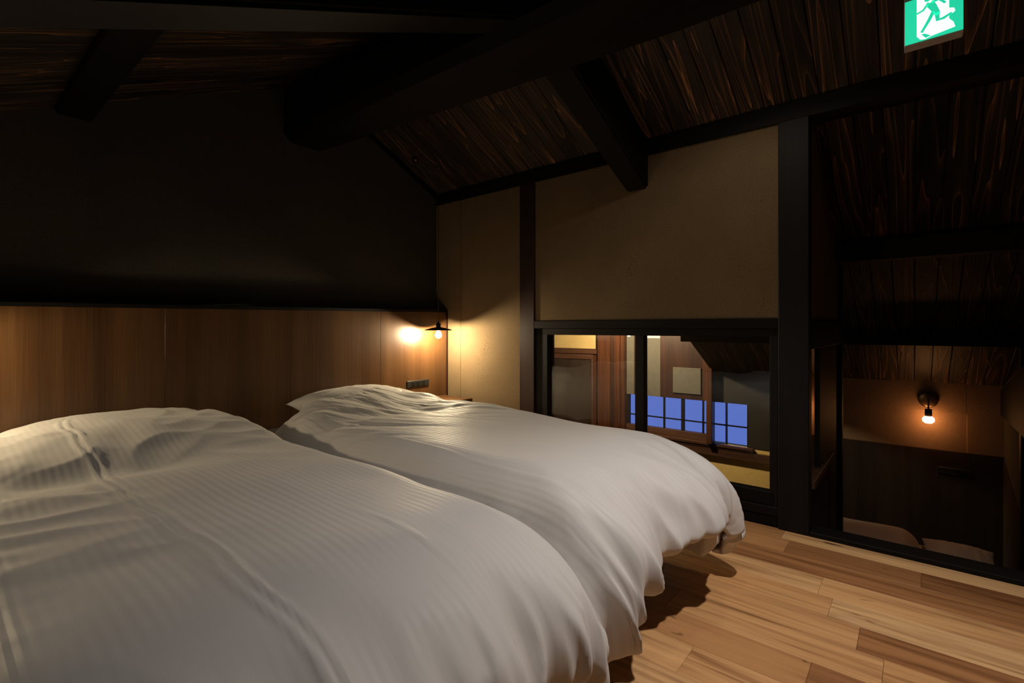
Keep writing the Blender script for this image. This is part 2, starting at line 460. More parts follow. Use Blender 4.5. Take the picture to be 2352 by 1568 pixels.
# ridge beam: a natural trunk, squared, wider towards the camera
def beam_loft(name, secs, m):
    bm = bmesh.new(); rings = []
    for y, x0, x1, z0, z1 in secs:
        c = .045
        rings.append([bm.verts.new(p) for p in ((x0, y, z1), (x0, y, z0 + c), (x0 + c, y, z0), (x1 - .01, y, z0), (x1, y, z0 + .01), (x1, y, z1))])
    for A, B in zip(rings, rings[1:]):
        for k in range(6): bm.faces.new((A[k], A[(k + 1) % 6], B[(k + 1) % 6], B[k]))
    bm.faces.new(rings[0]); bm.faces.new(rings[-1][::-1])
    bmesh.ops.recalc_face_normals(bm, faces=bm.faces)
    me = bpy.data.meshes.new(name); bm.to_mesh(me); bm.free()
    return link(name, me, m)
rb = beam_loft('ridge_beam', [(YA, 1.455, 1.705, 2.195, 2.50), (2.6, 1.462, 1.755, 2.193, 2.46), (2.0, 1.475, 1.815, 2.192, 2.42), (1.35, 1.50, 1.874, 2.192, 2.40), (.73, 1.52, 1.93, 2.192, 2.38), (-.3, 1.53, 1.98, 2.192, 2.36), (BACK, 1.53, 1.98, 2.192, 2.36)], M['black_y'])
tag(rb, 'massive black ridge beam running overhead from the headboard wall, with a chamfered underside', 'beam')
# wedge of packing timber between the trunk and the ridge
tag(prism('ridge_board', [(1.60, zl(1.60) - .002), (XR, ZR - .002), (1.80, zr(1.80) - .002), (1.80, 2.37), (1.60, 2.37)], 'y', BACK, YA, M['black_y'], None),
    'black board closing the gap between ridge beam and roof peak', 'board')
# sloping principal rafter on the right side
def rafter(name, xa, xb, fz, y0, y1, y0b, y1b, dep, label):
    c = [(xa, y0, fz(xa) - dep), (xa, y1, fz(xa) - dep), (xa, y1, fz(xa) - .002), (xa, y0, fz(xa) - .002),
         (xb, y0b, fz(xb) - dep), (xb, y1b, fz(xb) - dep), (xb, y1b, fz(xb) - .002), (xb, y0b, fz(xb) - .002)]
    return tag(hexa(name, c, M['black_x'], None, .012), label, 'beam')
rafter('sloping_beam', 1.85, 2.80, zr, 1.235, 1.40, 1.215, 1.352, .285, 'black sloping beam descending from the ridge beam to the plaster wall above the window')
rafter('sloping_beam', LEFT, 1.52, zl, 1.22, 1.385, 1.22, 1.385, .315, 'black sloping beam descending leftwards along the top left of the ceiling')
tag(box('purlin', .385, .518, BACK, YA, 2.004, 2.07, M['black_y'], None, .008),
    'short-looking black beam hanging under the left roof slope, running to the headboard wall', 'beam')

# ================================================================ window in the right wall
win = struct(empty('window_1', (2.78, 1.2, 0)))
box('head_rail', 2.722, 2.84, .522, 2.052, 1.002, 1.055, M['black_y'], win, .003)
box('top_frame', 2.742, 2.83, .522, 2.052, .959, 1.002, M['black_y'], win, .002)
box('side_frame', 2.742, 2.83, 1.952, 2.052, .0, .962, M['black_z'], win, .002)
box('side_frame', 2.742, 2.83, .522, .5656, .0, .962, M['black_z'], win, .002)
box('meeting_stile', 2.745, 2.80, 1.247, 1.303, .165, .962, M['black_z'], win, .002)
box('bottom_rail', 2.742, 2.80, .54, 1.96, .100, .169, M['black_y'], win, .003)
box('sill', 2.732, 2.84, .522, 2.052, .052, .098, M['black_y'], win, .003)
box('kick_board', 2.738, 2.84, .522, 2.052, 0, .05, M['black_y'], win, .002)
box('pane', 2.770, 2.774, 1.300, 1.955, .165, .962, M['glass'], win)
box('pane', 2.781, 2.785, .560, 1.250, .165, .962, M['glass'], win)

# ================================================================ open side to the lower room
sill = tag(box('threshold_beam', 2.715, 2.83, BACK, .388, 0, .022, M['black_y'], None, .003),
           'flat black threshold timber along the floor edge of the open side', 'beam')
# side wall beyond the thick post (plaster above, glazed sash and boards below)
sw = struct(empty('wall_side'))
prism('plaster_panel', [(2.80, 1.045), (4.0, 1.045), (4.0, zr(4.0) - .0), (2.80, zr(2.80) - .0)], 'y', .395, .43, M['plaster'], sw)
box('rail', 2.80, 4.04, .380, .44, .90, 1.045, M['black_x'], sw, .003)
box('end_post', 3.97, 4.05, .375, .455, -1.2, zr(4.05) - .01, M['black_z'], sw, .003)
box('sash_stile', 3.10, 3.55, .392, .43, .24, .95, M['black_z'], sw, .002)
box('dark_board', 3.50, 4.0, .398, .43, -1.2, .95, M['black_z'], sw, .002)
box('pane', 2.797, 3.11, .405, .409, .22, .95, M['sideglass'], sw)
box('ledge', 2.80, 3.56, .375, .445, .205, .245, M['redlong'], sw, .003)
box('lower_board', 2.80, 3.55, .398, .43, -1.2, .205, M['black_z'], sw, .002)

# purlins over the lower room
tag(box('purlin', 3.78, 3.92, BACK, YS, 1.433, 1.56, M['black_y'], None, .006),
    'black horizontal beam across the dark roof boards, the higher one beyond the open side', 'beam')
tag(box('purlin', 4.98, 5.10, -2.5, YS, .868, .945, M['black_y'], None, .006),
    'black horizontal beam at eye level beyond the open side, above the wall lamp', 'beam')

# ================================================================ lower room and hall
lf = struct(box('floor_lower', 2.85, 6.1, BACK, 4.8, -1.3, -1.2, M['black_y']))
fw = struct(empty('wall_far'))
def fwbox(name, y0, y1, z0, z1, m, x0=6.0, x1=6.12, bev=0.0): return box(name, x0, x1, y0, y1, z0, z1, m, fw, bev)
fwbox('plaster_panel', BACK, .95, -.12, .56, M['plaster_lamp'])
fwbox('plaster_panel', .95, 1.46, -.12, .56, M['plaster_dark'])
fwbox('plaster_border', BACK, -.37, -.12, .56, M['plaster_lamp'], 5.978, 6.0, .003)
fwbox('plaster_border', -.37, .95, .23, .56, M['plaster_lamp'], 5.978, 6.0, .003)
fwbox('wainscot', BACK, 1.02, -1.2, -.12, M['darkveneer'], 5.97, 6.0)
fwbox('wall_base', BACK, 4.8, -1.3, -.36, M['plaster_low'])
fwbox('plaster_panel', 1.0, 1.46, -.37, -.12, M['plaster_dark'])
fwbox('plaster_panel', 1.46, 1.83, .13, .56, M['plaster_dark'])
fwbox('post_board', 1.83, 1.895, -.36, 1.38, M['orangepost'], 5.90, 6.02, .004)
fwbox('side_board', 1.895, 1.965, .13, 1.38, M['orangepost'])
fwbox('wood_panel', 1.965, 2.50, .13, 1.38, M['redpost'])
fwbox('paper_panel', 1.985, 2.33, .20, .52, M['frosted'], 5.985, 6.0, .003)
fwbox('plaster_panel', 2.50, 2.69, .13, .88, M['frosted'])
fwbox('white_strip', 2.50, 2.69, .88, 1.38, M['whitepanel'], 5.995, 6.12)
fwbox('wood_panel', 2.69, 2.86, .13, 1.38, M['redpost'])
fwbox('grey_panel', 2.86, 2.97, .13, 1.38, M['frosted'])
for a, b, mm, xx in ((2.965, 3.02, 'orangepost', 5.93), (3.02, 3.10, 'orangepost', 5.90), (3.10, 3.16, 'redpost', 5.91), (3.16, 3.344, 'orangepost', 5.88)):
    fwbox('post_board', a, b, -.36, 1.38, M[mm], xx, 6.12, .003)
fwbox('plaster_panel', 3.344, 4.8, .60, 1.38, M['plaster_far'])
fwbox('lintel', 3.335, 4.8, .648, .721, M['redlong'], 5.93, 6.0, .003)
fwbox('door_post', 3.344, 3.454, -.36, .65, M['orangepost'], 5.95, 6.1, .003)
fwbox('plaster_panel', 3.454, 4.8, -.36, .65, M['darkveneer'], 6.06, 6.12)
# dark inner door standing a little open
dr = struct(empty('door_1', (5.98, 3.454, -.36))); dr.rotation_euler = (0, 0, math.radians(9))
for nm, a in (('door_panel', (-.018, 0, 0.0, .80, 0, .93)), ('top_rail', (-.03, .005, 0, .80, .93, 1.0)), ('stile', (-.03, .005, 0, .03, 0, .93))):
    me = box_mesh(nm, *a, .002)
    link(nm, me, M['darkveneer'] if nm == 'door_panel' else M['redlong'], dr)
# window with dusk outside
w2 = struct(empty('window_2', (6.0, 2.2, 0)))
def wbox(name, y0, y1, z0, z1, m, x0=6.01, x1=6.05): return box(name, x0, x1, y0, y1, z0, z1, m, w2)
ys = [1.46, 1.701, 1.96, 2.217, 2.458, 2.70, 2.943]
for i, (a, b) in enumerate(zip(ys, ys[1:])):
    z0 = -.353 if i < 2 else -.268
    wbox('pane', a, b, z0, -.137, M['glass2'], 6.03, 6.033); wbox('pane', a, b, -.137, .13, M['glass2'], 6.03, 6.033)
for yv, hw in ((1.46, .012), (1.701, .007), (1.97, .007), (2.217, .018), (2.458, .007), (2.70, .007), (2.95, .02)):
    wbox('muntin', yv - hw, yv + hw, -.36, .13, M['black_z'])
wbox('crossbar', 1.46, 2.95, -.143, -.131, M['black_y'])
wbox('bottom_rail', 1.895, 2.965, -.36, -.268, M['redlong'], 5.99, 6.06)
wbox('sill_rail', 1.40, 2.965, -.385, -.36, M['redlong'], 5.94, 6.1)
wbox('sill_groove', 1.40, 2.965, -.41, -.385, M['redlong'], 5.95, 6.1)
wbox('sill_board', 1.03, 2.965, -.50, -.41, M['redlong'], 5.955, 6.1)
# corner wall at the far right
cw = struct(empty('wall_corner'))
prism('plaster_panel', [(6.0, -.12), (5.05, -.42), (5.05, .75), (6.0, .50)], 'y', -.66, -.607, M['plaster_head'], cw)
prism('boarding', [(6.0, -1.2), (5.0, -1.2), (5.0, -.42), (6.0, -.12)], 'y', -.66, -.60, M['darkveneer'], cw)
box('corner_post', 4.98, 5.06, -.67, -.59, -1.2, .90, M['black_z'], cw)
prism('cross_beam', [(6.0, .25), (4.8, .25), (4.8, .75), (6.0, .46)], 'y', -.67, -.585, M['black_x'], cw)
struct(box('wall_hall', 2.85, 6.1, 4.7, 4.8, -1.2, 1.4, M['plaster_far']))
struct(prism('wall_hall_near', [(4.7, -1.3), (3.2, -1.3), (3.2, 2.1), (4.7, 2.1)], 'x', 2.75, 2.85, M['plaster_far']))
# partition under the threshold between the lower bedroom and the hall is the side wall; the hall side is open

# ================================================================ headboard panelling
def ztop(x): return 1.111 + .0155 * x
YP = 2.951
hb = empty('headboard_panelling', (0, YP, 0))
tag(hb, 'full-width brown walnut-veneer panelling behind both beds, with a dark cap', 'wall panel')
xs = [2.725, 2.085, 1.433, .781, .129, -.523, LEFT + .002]
for a, b in zip(xs, xs[1:]):
    prism('panel', [(b + .001, .02), (a - .001, .02), (a - .001, ztop(a) - .018), (b + .001, ztop(b) - .018)], 'y', YP, YP + .02, M['veneer'], hb, .0004)
prism('dark_cap', [(LEFT + .002, ztop(LEFT) - .017), (2.735, ztop(2.735) - .017), (2.735, ztop(2.735)), (LEFT + .002, ztop(LEFT))], 'y', YP - .004, YA - .002, M['black_x'], hb)
box('edge_strip', 2.718, 2.736, YP - .006, YA - .002, .0, 1.13, M['redpost'], hb)
# thin lamp flex lying on the cap
random.seed(3)
pts = []
for i in range(70):
    t = i / 69; x = -.9 + t * 3.55
    pts.append((x, YP + .012 + .006 * math.sin(t * 9) + .01 * math.sin(t * 31), ztop(x) + .0035 + .006 * max(0, math.sin(t * 47)) ** 2))
tag(tube('lamp_flex', pts, .0022, M['cord'], None, 6), 'thin dark flex lying loose along the cap of the headboard panelling', 'cable')
# outlet plate
op = empty('outlet_plate', (2.425, YP, .580)); tag(op, 'long black outlet plate on the panelling below the right pendant lamp', 'outlet')
box('plate', 2.319, 2.532, YP - .008, YP, .556, .604, M['blackplastic'], op, .002)
for k in range(3): box('socket_module', 2.36 + k * .05, 2.392 + k * .05, YP - .0105, YP - .0078, .565, .595, M['blackmetal'], op, .001)

# bedside cabinet in the corner
nc = empty('bedside_cabinet', (2.5, 2.79, 0)); tag(nc, 'low brown wooden bedside shelf box in the corner under the right pendant lamp', 'cabinet')
box('cabinet_top', 2.30, 2.70, 2.63, 2.944, .438, .464, M['veneer'], nc, .002)
box('side', 2.68, 2.70, 2.635, 2.944, 0, .438, M['redlong'], nc); box('side', 2.30, 2.32, 2.635, 2.944, 0, .438, M['redlong'], nc)
box('drawer', 2.325, 2.675, 2.636, 2.655, .30, .43, M['redlong'], nc, .002); box('back', 2.32, 2.68, 2.92, 2.94, 0, .438, M['redlong'], nc)
box('bottom', 2.32, 2.68, 2.65, 2.94, .06, .08, M['redlong'], nc)

# ================================================================ pendant lamps
def pendant(x, y, label, hook, bm_='bulb'):
    r = empty('pendant_lamp', (x, y, .95)); tag(r, label, 'lamp', None)
    R = .107
    prof_out = [(0, 1.026), (.012, 1.026), (.016, 1.014), (.03, 1.0105), (.055, 1.0065), (.08, 1.000), (.096, .995), (R, .9895)]
    prof_in = [(R, .9885), (.095, .9925), (.08, .997), (.055, 1.0035), (.03, 1.0075), (.013, 1.009)]
    lathe('shade', [(a, b) for a, b in prof_out], M['blackmetal'], (x, y, 0), r, 56)
    lathe('shade_inside', [(a, b) for a, b in prof_in], M['enamel'], (x, y, 0), r, 56)
    lathe('lamp_socket', [(0, 1.058), (.007, 1.056), (.008, 1.045), (.017, 1.040), (.018, .998), (.015, .985), (0, .985)], M['blackmetal'], (x, y, 0), r, 24)
    lathe('bulb', [(0, .985), (.010, .983), (.014, .975), (.021, .964), (.023, .952), (.020, .940), (.011, .931), (0, .9285)], M[bm_], (x, y, 0), r, 28)
    zh = zr(x) if x > XR else zl(x)
    hx, hy = hook
    zc = (zr(hx) if hx > XR else zl(hx))
    cp = [(x, y, 1.055), (x, y, 1.4), (x, y, zh - .05), (x, y, zh - .025)]
    cp += [(x + (hx - x) * t, y + (hy - y) * t, (zh - .03) * (1 - t) + (zc - .02) * t - .03 * math.sin(math.pi * t)) for t in (.1, .25, .45, .7, .9, 1.0)]
    tube('cord', cp, .0023, M['cord'], r, 6)
    lathe('cord_hook', [(0, zh + .002), (.006, zh), (.006, zh - .03), (0, zh - .032)], M['brass'], (x, y, 0), r, 12)
    lathe('ceiling_rose', [(0, zc + .02), (.022, zc + .015), (.022, zc - .022), (.015, zc - .03), (0, zc - .03)], M['brass'], (hx, hy, 0), r, 20)
pendant(2.493, 2.79, 'small flat-shaded black pendant lamp, lit, hanging in the corner by the plaster wall', (2.378, 2.92))
pendant(-.15, 2.79, 'matching lit pendant lamp beyond the left bed, outside the picture', (-.25, 2.92), 'bulb2')

# ================================================================ ceiling spotlight beside the ridge beam
sp = empty('track_spotlight', (2.02, .55, 2.40)); tag(sp, 'small black spotlight beside the ridge beam, above the picture', 'lamp')
lathe('housing', [(0, .075), (.03, .075), (.034, .06), (.034, 0), (.03, 0), (.03, .04), (0, .04)], M['blackmetal'], (2.02, .55, 2.335), sp, 28)
tube('arm', [(2.02, .55, 2.41), (2.02, .55, zr(2.02))], .008, M['blackmetal'], sp)
ld = bpy.data.lights.new('spotlight_beam', 'SPOT'); ld.energy = SPOT_W * 10; ld.color = SPOT_COL; ld.spot_size = math.radians(160); ld.spot_blend = .5; ld.shadow_soft_size = .022
lo = bpy.data.objects.new('spotlight_beam', ld); C.objects.link(lo); lo.parent = sp; lo.location = (0, 0, -.06)

def downlight(x, y, z, w, col, size, blend, label, fz):
    r = empty('track_spotlight', (x, y, z + .06)); tag(r, label, 'lamp')
    lathe('housing', [(0, .075), (.03, .075), (.034, .06), (.034, 0), (.03, 0), (.03, .04), (0, .04)], M['blackmetal'], (x, y, z), r, 28)
    tube('arm', [(x, y, z + .07), (x, y, fz(x))], .008, M['blackmetal'], r)
    d = bpy.data.lights.new('downlight_beam', 'SPOT'); d.energy = w; d.color = col; d.spot_size = math.radians(size); d.spot_blend = blend; d.shadow_soft_size = .025
    l = bpy.data.objects.new('downlight_beam', d); C.objects.link(l); l.parent = r; l.location = (0, 0, -.05)
downlight(1.45, .02, 2.08, DOWN_W, DOWN_COL, 118, 1.0, 'black spotlight above the foot of the beds, out of the picture', zr)
downlight(.55, 1.50, 1.88, SIDE_W, SIDE_COL, 140, 1.0, 'black spotlight behind the left sloping beam, hidden from here', zl)

# hall lamp
hl = empty('hall_lamp', (5.1, 2.7, 1.36)); tag(hl, 'small lamp on the hall ceiling behind the window, out of sight', 'lamp')
lathe('lamp_body', [(0, .0), (.05, .0), (.05, -.03), (0, -.03)], M['enamel'], (5.1, 2.7, 1.36), hl, 24)
ld = bpy.data.lights.new('hall_glow', 'SPOT'); ld.energy = HALL_W * 2; ld.color = HALL_COL; ld.shadow_soft_size = .04; ld.spot_size = math.radians(150); ld.spot_blend = .35
lo = bpy.data.objects.new('hall_glow', ld); C.objects.link(lo); lo.parent = hl; lo.location = (0, 0, -.09); lo.rotation_euler = (0, math.radians(-62), 0)

# ================================================================ wall sconce in the lower room
sc = empty('wall_sconce', (5.98, -.105, .34)); tag(sc, 'round dark-brass wall lamp with a bare glowing bulb, in the lower room', 'lamp')
lathe('backplate', [(0, .026), (.06, .026), (.074, .018), (.076, 0), (0, 0)], M['brass'], (5.982, -.105, .342), sc, 40, 'x')
tube('arm', [(5.96, -.105, .342), (5.90, -.105, .342), (5.885, -.105, .33), (5.882, -.105, .30), (5.882, -.105, .24)], .007, M['brass'], sc, 10)
lathe('lamp_socket', [(0, .265), (.026, .263), (.027, .20), (.024, .196), (0, .196)], M['blackmetal'], (5.882, -.105, 0), sc, 24)
lathe('bulb', [(0, .20), (.026, .195), (.040, .180), (.044, .165), (.040, .148), (.025, .135), (0, .131)], M['farbulb'], (5.882, -.105, 0), sc, 28)
p2 = empty('outlet_plate', (5.97, -.28, -.30)); tag(p2, 'dark outlet plate on the dark panelling below the wall lamp', 'outlet')
box('plate', 5.96, 5.97, -.40, -.17, -.33, -.27, M['blackplastic'], p2, .002)
box('socket_module', 5.957, 5.961, -.36, -.30, -.32, -.28, M['blackmetal'], p2)

# ================================================================ exit sign
def exit_sign():
    ox = 2.2; ya, yb = .0255, -.1295                      # picture left and right edges
    z0, z1 = 1.998, 2.148
    r = empty('exit_sign', (ox, (ya + yb) / 2, z0)); tag(r, 'glowing green and white exit sign with a running figure, under the ceiling', 'sign')
    box('housing', ox + .004, ox + .055, yb, ya, z0 - .004, z1 + .03, M['greybox'], r, .002)
    tube('bracket', [(ox + .03, (ya + yb) / 2, z1 + .02), (ox + .03, (ya + yb) / 2, zr(ox + .03))], .012, M['greybox'], r)
    box('green_face', ox, ox + .0045, yb + .002, ya - .002, z0, z1, M['signgreen'], r)
    wd, ht = ya - yb, z1 - z0
    def flat(name, poly, m, x):
        bm = bmesh.new()
        vs = [(ox - x, ya - px * wd, z1 - pz * ht) for px, pz in poly]
        A = [bm.verts.new(v) for v in vs]; B = [bm.verts.new((v[0] + .0006, v[1], v[2])) for v in vs]
        bm.faces.new(A); bm.faces.new(B[::-1]); n = len(vs)
        for i in range(n): bm.faces.new((A[i], A[(i + 1) % n], B[(i + 1) % n], B[i]))
        bmesh.ops.recalc_face_normals(bm, faces=bm.faces)
        bmesh.ops.triangulate(bm, faces=[f for f in bm.faces if len(f.verts) > 4])
        me = bpy.data.meshes.new(name); bm.to_mesh(me); bm.free()
        o = link(name, me, m, r); o.location = -r.location
    flat('white_doorway', [(.22, .02), (.76, .02), (.76, .44), (.84, .47), (.86, .53), (.84, .57), (.76, .59), (.76, .68), (.83, .78), (.86, .90), (.48, .955), (.36, .99), (.28, .97), (.22, .88)], M['signwhite'], .0006)
    import math as m_
    head = [(.40 + .052 * m_.cos(a), .10 + .048 * m_.sin(a)) for a in [k * m_.pi / 8 for k in range(16)]]
    flat('figure_head', head, M['signgreen'], .0014)
    def limb(name, pts, w):
        L, Rr = [], []
        for i, p in enumerate(pts):
            a = pts[max(i - 1, 0)]; b = pts[min(i + 1, len(pts) - 1)]
            dx, dz = b[0] - a[0], b[1] - a[1]; n = m_.hypot(dx, dz) or 1
            ww = w[i]; L.append((p[0] - dz / n * ww, p[1] + dx / n * ww)); Rr.append((p[0] + dz / n * ww, p[1] - dx / n * ww))
        flat(name, L + Rr[::-1], M['signgreen'], .0014)
    limb('figure_torso', [(.44, .20), (.50, .32), (.56, .46), (.565, .52)], (.075, .065, .05, .045))
    limb('figure_arm', [(.42, .18), (.33, .32), (.22, .36)], (.022, .02, .018))
    limb('figure_arm', [(.47, .19), (.60, .175), (.70, .30)], (.028, .026, .022))
    limb('figure_leg', [(.50, .42), (.42, .60), (.30, .82)], (.035, .03, .024))
    limb('figure_leg', [(.56, .46), (.575, .64), (.68, .63), (.80, .565)], (.042, .036, .03, .018))
    flat('floor_shadow', [(.30, .865), (.35, .86), (.46, .945), (.37, .965)], M['signgreen'], .0014)
exit_sign()

# ================================================================ beds
def bed(x0, x1, y0, y1, z0, label, ztopm, legh=.24):
    r = empty('bed', ((x0 + x1) / 2, (y0 + y1) / 2, z0)); tag(r, label, 'bed')
    box('bed_frame', x0 + .06, x1 - .06, y0 + .14, y1, z0 + legh - .06, z0 + legh, M['blackplastic'], r, .004)
    for lx in (x0 + .12, x1 - .17):
        for ly in (y0 + .24, y1 - .2): box('leg', lx, lx + .05, ly, ly + .05, z0, z0 + legh - .04, M['blackplastic'], r, .002)
    me = box_mesh('mattress', x0 + .01, x1 - .01, y0 + .04, y1 - .01, z0 + legh, ztopm, 0)
    bm = bmesh.new(); bm.from_mesh(me); bmesh.ops.bevel(bm, geom=list(bm.edges), offset=.05, segments=5, affect='EDGES')
    for f in bm.faces: f.smooth = True
    bm.to_mesh(me); bm.free()
    o = link('mattress', me, M['cotton_plain'], r); o.location = -r.location
    return r

def sm(t): t = max(0.0, min(1.0, t)); return t * t * (3 - 2 * t)
def nz(x, y, z=0.0): return noise.noise(Vector((x, y, z)))
def ridged(x, y, z=0.0): return 1 - abs(noise.noise(Vector((x, y, z)))) * 2

def duvet(name, x0, x1, y0, y1, top, hem_side, hem_foot, rx, rz, ry, rzf, seed, extra, m, dz=0.0, res=.0078, puff=.03, hemvar=lambda t: 1.0, skew=0.0):
    """a draped quilt: cloth arc-lengths mapped over rounded edges; x across, y along (foot at y0, head at y1)"""
    def fold(s, r, rzz, hem):
        # s: arc past the start of the rounding. returns inward-to-outward offset and drop
        if s <= 0: return s, 0.0
        L = math.pi / 2 * (r + rzz) / 2
        if s < L:
            a = s / L * math.pi / 2
            return r * math.sin(a), rzz * (1 - math.cos(a))
        t = (s - L)
        hs = max(hem, .012)
        k = min(1.0, t / hs)
        return r - .06 * k * k, rzz + hs * math.sin(k * math.pi / 2) if t < hs else rzz + hs
    w = (x1 - x0) / 2; cx = (x0 + x1) / 2
    Lx = w - rx + math.pi / 2 * (rx + rz) / 2 + hem_side
    Lf = math.pi / 2 * (ry + rzf) / 2 + hem_foot        # beyond foot rounding start
    LS = Lx - (w - rx)
    ylen = (y1 - .06) - (y0 + ry)
    nx = int(2 * Lx / res); ny = int((ylen + Lf + .12) / res)
    verts = []; uvs = []; over = []
    for j in range(ny + 1):
        b = -Lf + (ylen + Lf + .12) * j / ny            # <0: over the foot; > ylen: over the head end
        for i in range(nx + 1):
            a = -Lx + 2 * Lx * i / nx
            out = False
            sx = max(0.0, abs(a) - (w - rx)); sy = max(0.0, -b)
            yy = y0 + ry + b
            if sx > 0 and sy > 0:                        # rounded, slightly pointed corner
                ex, ey = sx / LS, sy / Lf
                e = (ex ** 5.0 + ey ** 5.0) ** (1 / 5.0)
                if e > 1: out = True; ex, ey, e = ex / e, ey / e, 1.0
                qx, qy = ex / e, ey / e
                ox, dx = fold(e * LS, rx, rz, hem_side); oy, dy = fold(e * Lf, ry, rzf, hem_foot)
                ww = qx * qx / (qx * qx + qy * qy)
                drop = dx * ww + dy * (1 - ww) + .05 * e * e * 4 * ww * (1 - ww)
                dy *= 1; ox *= qx; yy = y0 + ry - oy * qy
                xx = cx + math.copysign(w - rx + ox, a)
            else:
                ox, dx = fold(sx, rx, rz, hem_side) if sx > 0 else (0, 0)
                xx = cx + math.copysign(w - rx + ox, a) if sx > 0 else cx + a
                drop = dx
                if b < 0:
                    oy, dy = fold(sy, ry, rzf, hem_foot); yy = y0 + ry - oy; drop = dy
                elif b > ylen:
                    oy, dy = fold(b - ylen, .06, .07, .03); yy = y1 - .06 + oy
                    drop = (dx ** 3 + dy ** 3) ** (1 / 3)
            if b < 0: drop *= 1 + (hemvar(a / w) - 1) * sm(-b / Lf)
            foot = sm((-b) / max(Lf, .01) * 1.3); side = sm(max(0, abs(a) - (w - rx)) / .45)
            dome = puff * (1 - (a / Lx) ** 2)
            z = top + dome - drop; over.append(out)
            # foot gathers run up from the hem and fade on the top
            if foot > 0:
                wob = .35 * nz(a * 2.2, b * 2.0, seed + 4)
                g = (ridged(a * 5.2 + seed + wob * 2, b * 1.3, seed) - .55) * .55 + (ridged(a * 12 + seed * 2 + wob * 3, b * 2.4, 3) - .6) * .35 + nz(a * 26, b * 5, 6) * .12
                f2 = sm((-b - .12) / max(Lf - .12, .01) * 1.25)
                yy2 = yy - f2 * g * .075
                z += f2 * (.030 * nz(a * 9 + 5, seed, 1) - .012) + .012 * sm(-b / .25) * (1 - f2) * (ridged(a * 7 + wob * 4, b * 3.0 + a * 2, seed) - .6)
                xx += foot * .018 * nz(a * 12, b * 3, seed + 9)
            else: yy2 = yy
            if side > 0:
                g = nz(b * 6.0 + seed, a * 1.2, seed + 3) * .6 + nz(b * 15, a * 3, seed) * .4
                xx += math.copysign(side * g * .022, a)
                z += side * .02 * nz(b * 5, seed, 7)
            # soft undulations and creases
            z += .012 * nz(xx * 2.3 + seed, yy * 1.7, 2) + .004 * nz(xx * 7 + seed, yy * 4.0, 4)
            z += extra(xx, yy, a, b, foot, side)
            yy2 += skew * (1 - (xx - x0) / (x1 - x0)) * sm(-b / .3)
            verts.append((xx, yy2, z + dz)); uvs.append((a + 5, b + 5))
    faces = []
    for j in range(ny):
        for i in range(nx):
            q = j * (nx + 1) + i
            if over[q] and over[q + 1] and over[q + nx + 2] and over[q + nx + 1]: continue
            faces.append((q, q + 1, q + nx + 2, q + nx + 1))
    me = bpy.data.meshes.new(name); me.from_pydata(verts, [], faces); me.update()
    uvl = me.uv_layers.new(name='UVMap')
    for lp in me.loops: uvl.data[lp.index].uv = uvs[lp.vertex_index]
    bm = bmesh.new(); bm.from_mesh(me); bmesh.ops.delete(bm, geom=[v for v in bm.verts if not v.link_faces], context='VERTS')
    bmesh.ops.dissolve_degenerate(bm, dist=.0008, edges=bm.edges); bm.to_mesh(me); bm.free()
    me.polygons.foreach_set('use_smooth', [True] * len(me.polygons))
    o = link(name, me, m)
    so = o.modifiers.new('thickness', 'SOLIDIFY'); so.thickness = .018; so.offset = -1
    return o

def bumpf(x, c, w): return math.exp(-((x - c) / w) ** 2)

def extra_right(x, y, a, b, foot, side):
    z = 0
    hd = sm((y - 2.05) / .5)
    z += (.045 + .02 * sm((x - 1.35) / .4) - .03 * sm((x - 1.75) / .2)) * hd * (1 - .5 * side) + .045 * sm((x - 1.7) / .25) * sm((y - 1.0) / 1.0) * (1 - .6 * sm((y - 2.15) / .3))
    z -= .10 * sm((y - 2.28) / .3) * sm((1.42 - x) / .28)
    z -= .02 * bumpf(y, 2.12, .16)
    # tight creases at the pillow end, running across the bed
    c = sm((y - 1.75) / .35) * (1 - .5 * side)
    q, t = x + .38 * y + .03 * nz(x * 3, y * 3, 5), y - .38 * x
    c2 = sm((y - 1.35) / .5)
    z += c * .013 * (ridged(q * 6.5, t * 1.7, 1.3) - .6) + c2 * .0055 * (ridged(q * 15, t * 2.6, 8) - .6) + c * .003 * (ridged(q * 31, t * 4, 3) - .6)
    z += c * .012 * (ridged(x * 2.2 + y, y * 4.5, 4.3) - .6)
    # mid wrinkles near the foot
    f = sm((1.1 - y) / .6) * sm((x - 1.2) / .3)
    z += f * .009 * (ridged(x * 6 + y * 4, y * 5 - x * 3, 5) - .6) + .004 * nz(x * 9, y * 6, 2) * sm((1.3 - y) / .5)
    z += .0035 * bumpf(x, 1.22 + .02 * math.sin(y * 5), .006)
    return z

def extra_left(x, y, a, b, foot, side):
    z = 0
    hd = sm((y - 1.95) / .5)
    z += .070 * hd * bumpf(x, .60, .62)
    z -= .035 * bumpf(y, 1.98, .13) * sm((.75 - x) / .3)
    # double pleat running the length of the quilt
    c = .355 + .055 * sm((1.0 - y) / .42) + .006 * math.sin(y * 7) + .004 * math.sin(y * 19)
    fade = .55 + .45 * sm(abs(y - 1.35) / .5)
    z += fade * (.0065 * bumpf(x, c - .012, .0062) + .0075 * bumpf(x, c + .012, .0062) - .002 * bumpf(x, c, .007))
    z += .0035 * bumpf(x, .70 + .02 * math.sin(y * 4), .005) * sm((1.15 - y) / .2)
    # creases on the left half
    l = sm((.5 - x) / .4) * sm((y - .9) / .4)
    z += l * .016 * (ridged(x * 2.2 + 3, y * 5.5 + x * 1.5, 2.2) - .6) + l * .004 * nz(x * 8, y * 14, 2)
    h = sm((y - 1.9) / .3)
    z += h * .011 * (ridged(x * 4 + y * 2, y * 5 - x * 3, 6) - .6) + .006 * (ridged(x * 3.1 + 4, y * 3.3 + x * 2.0, 9) - .6) * sm((y - .95) / .3)
    return z

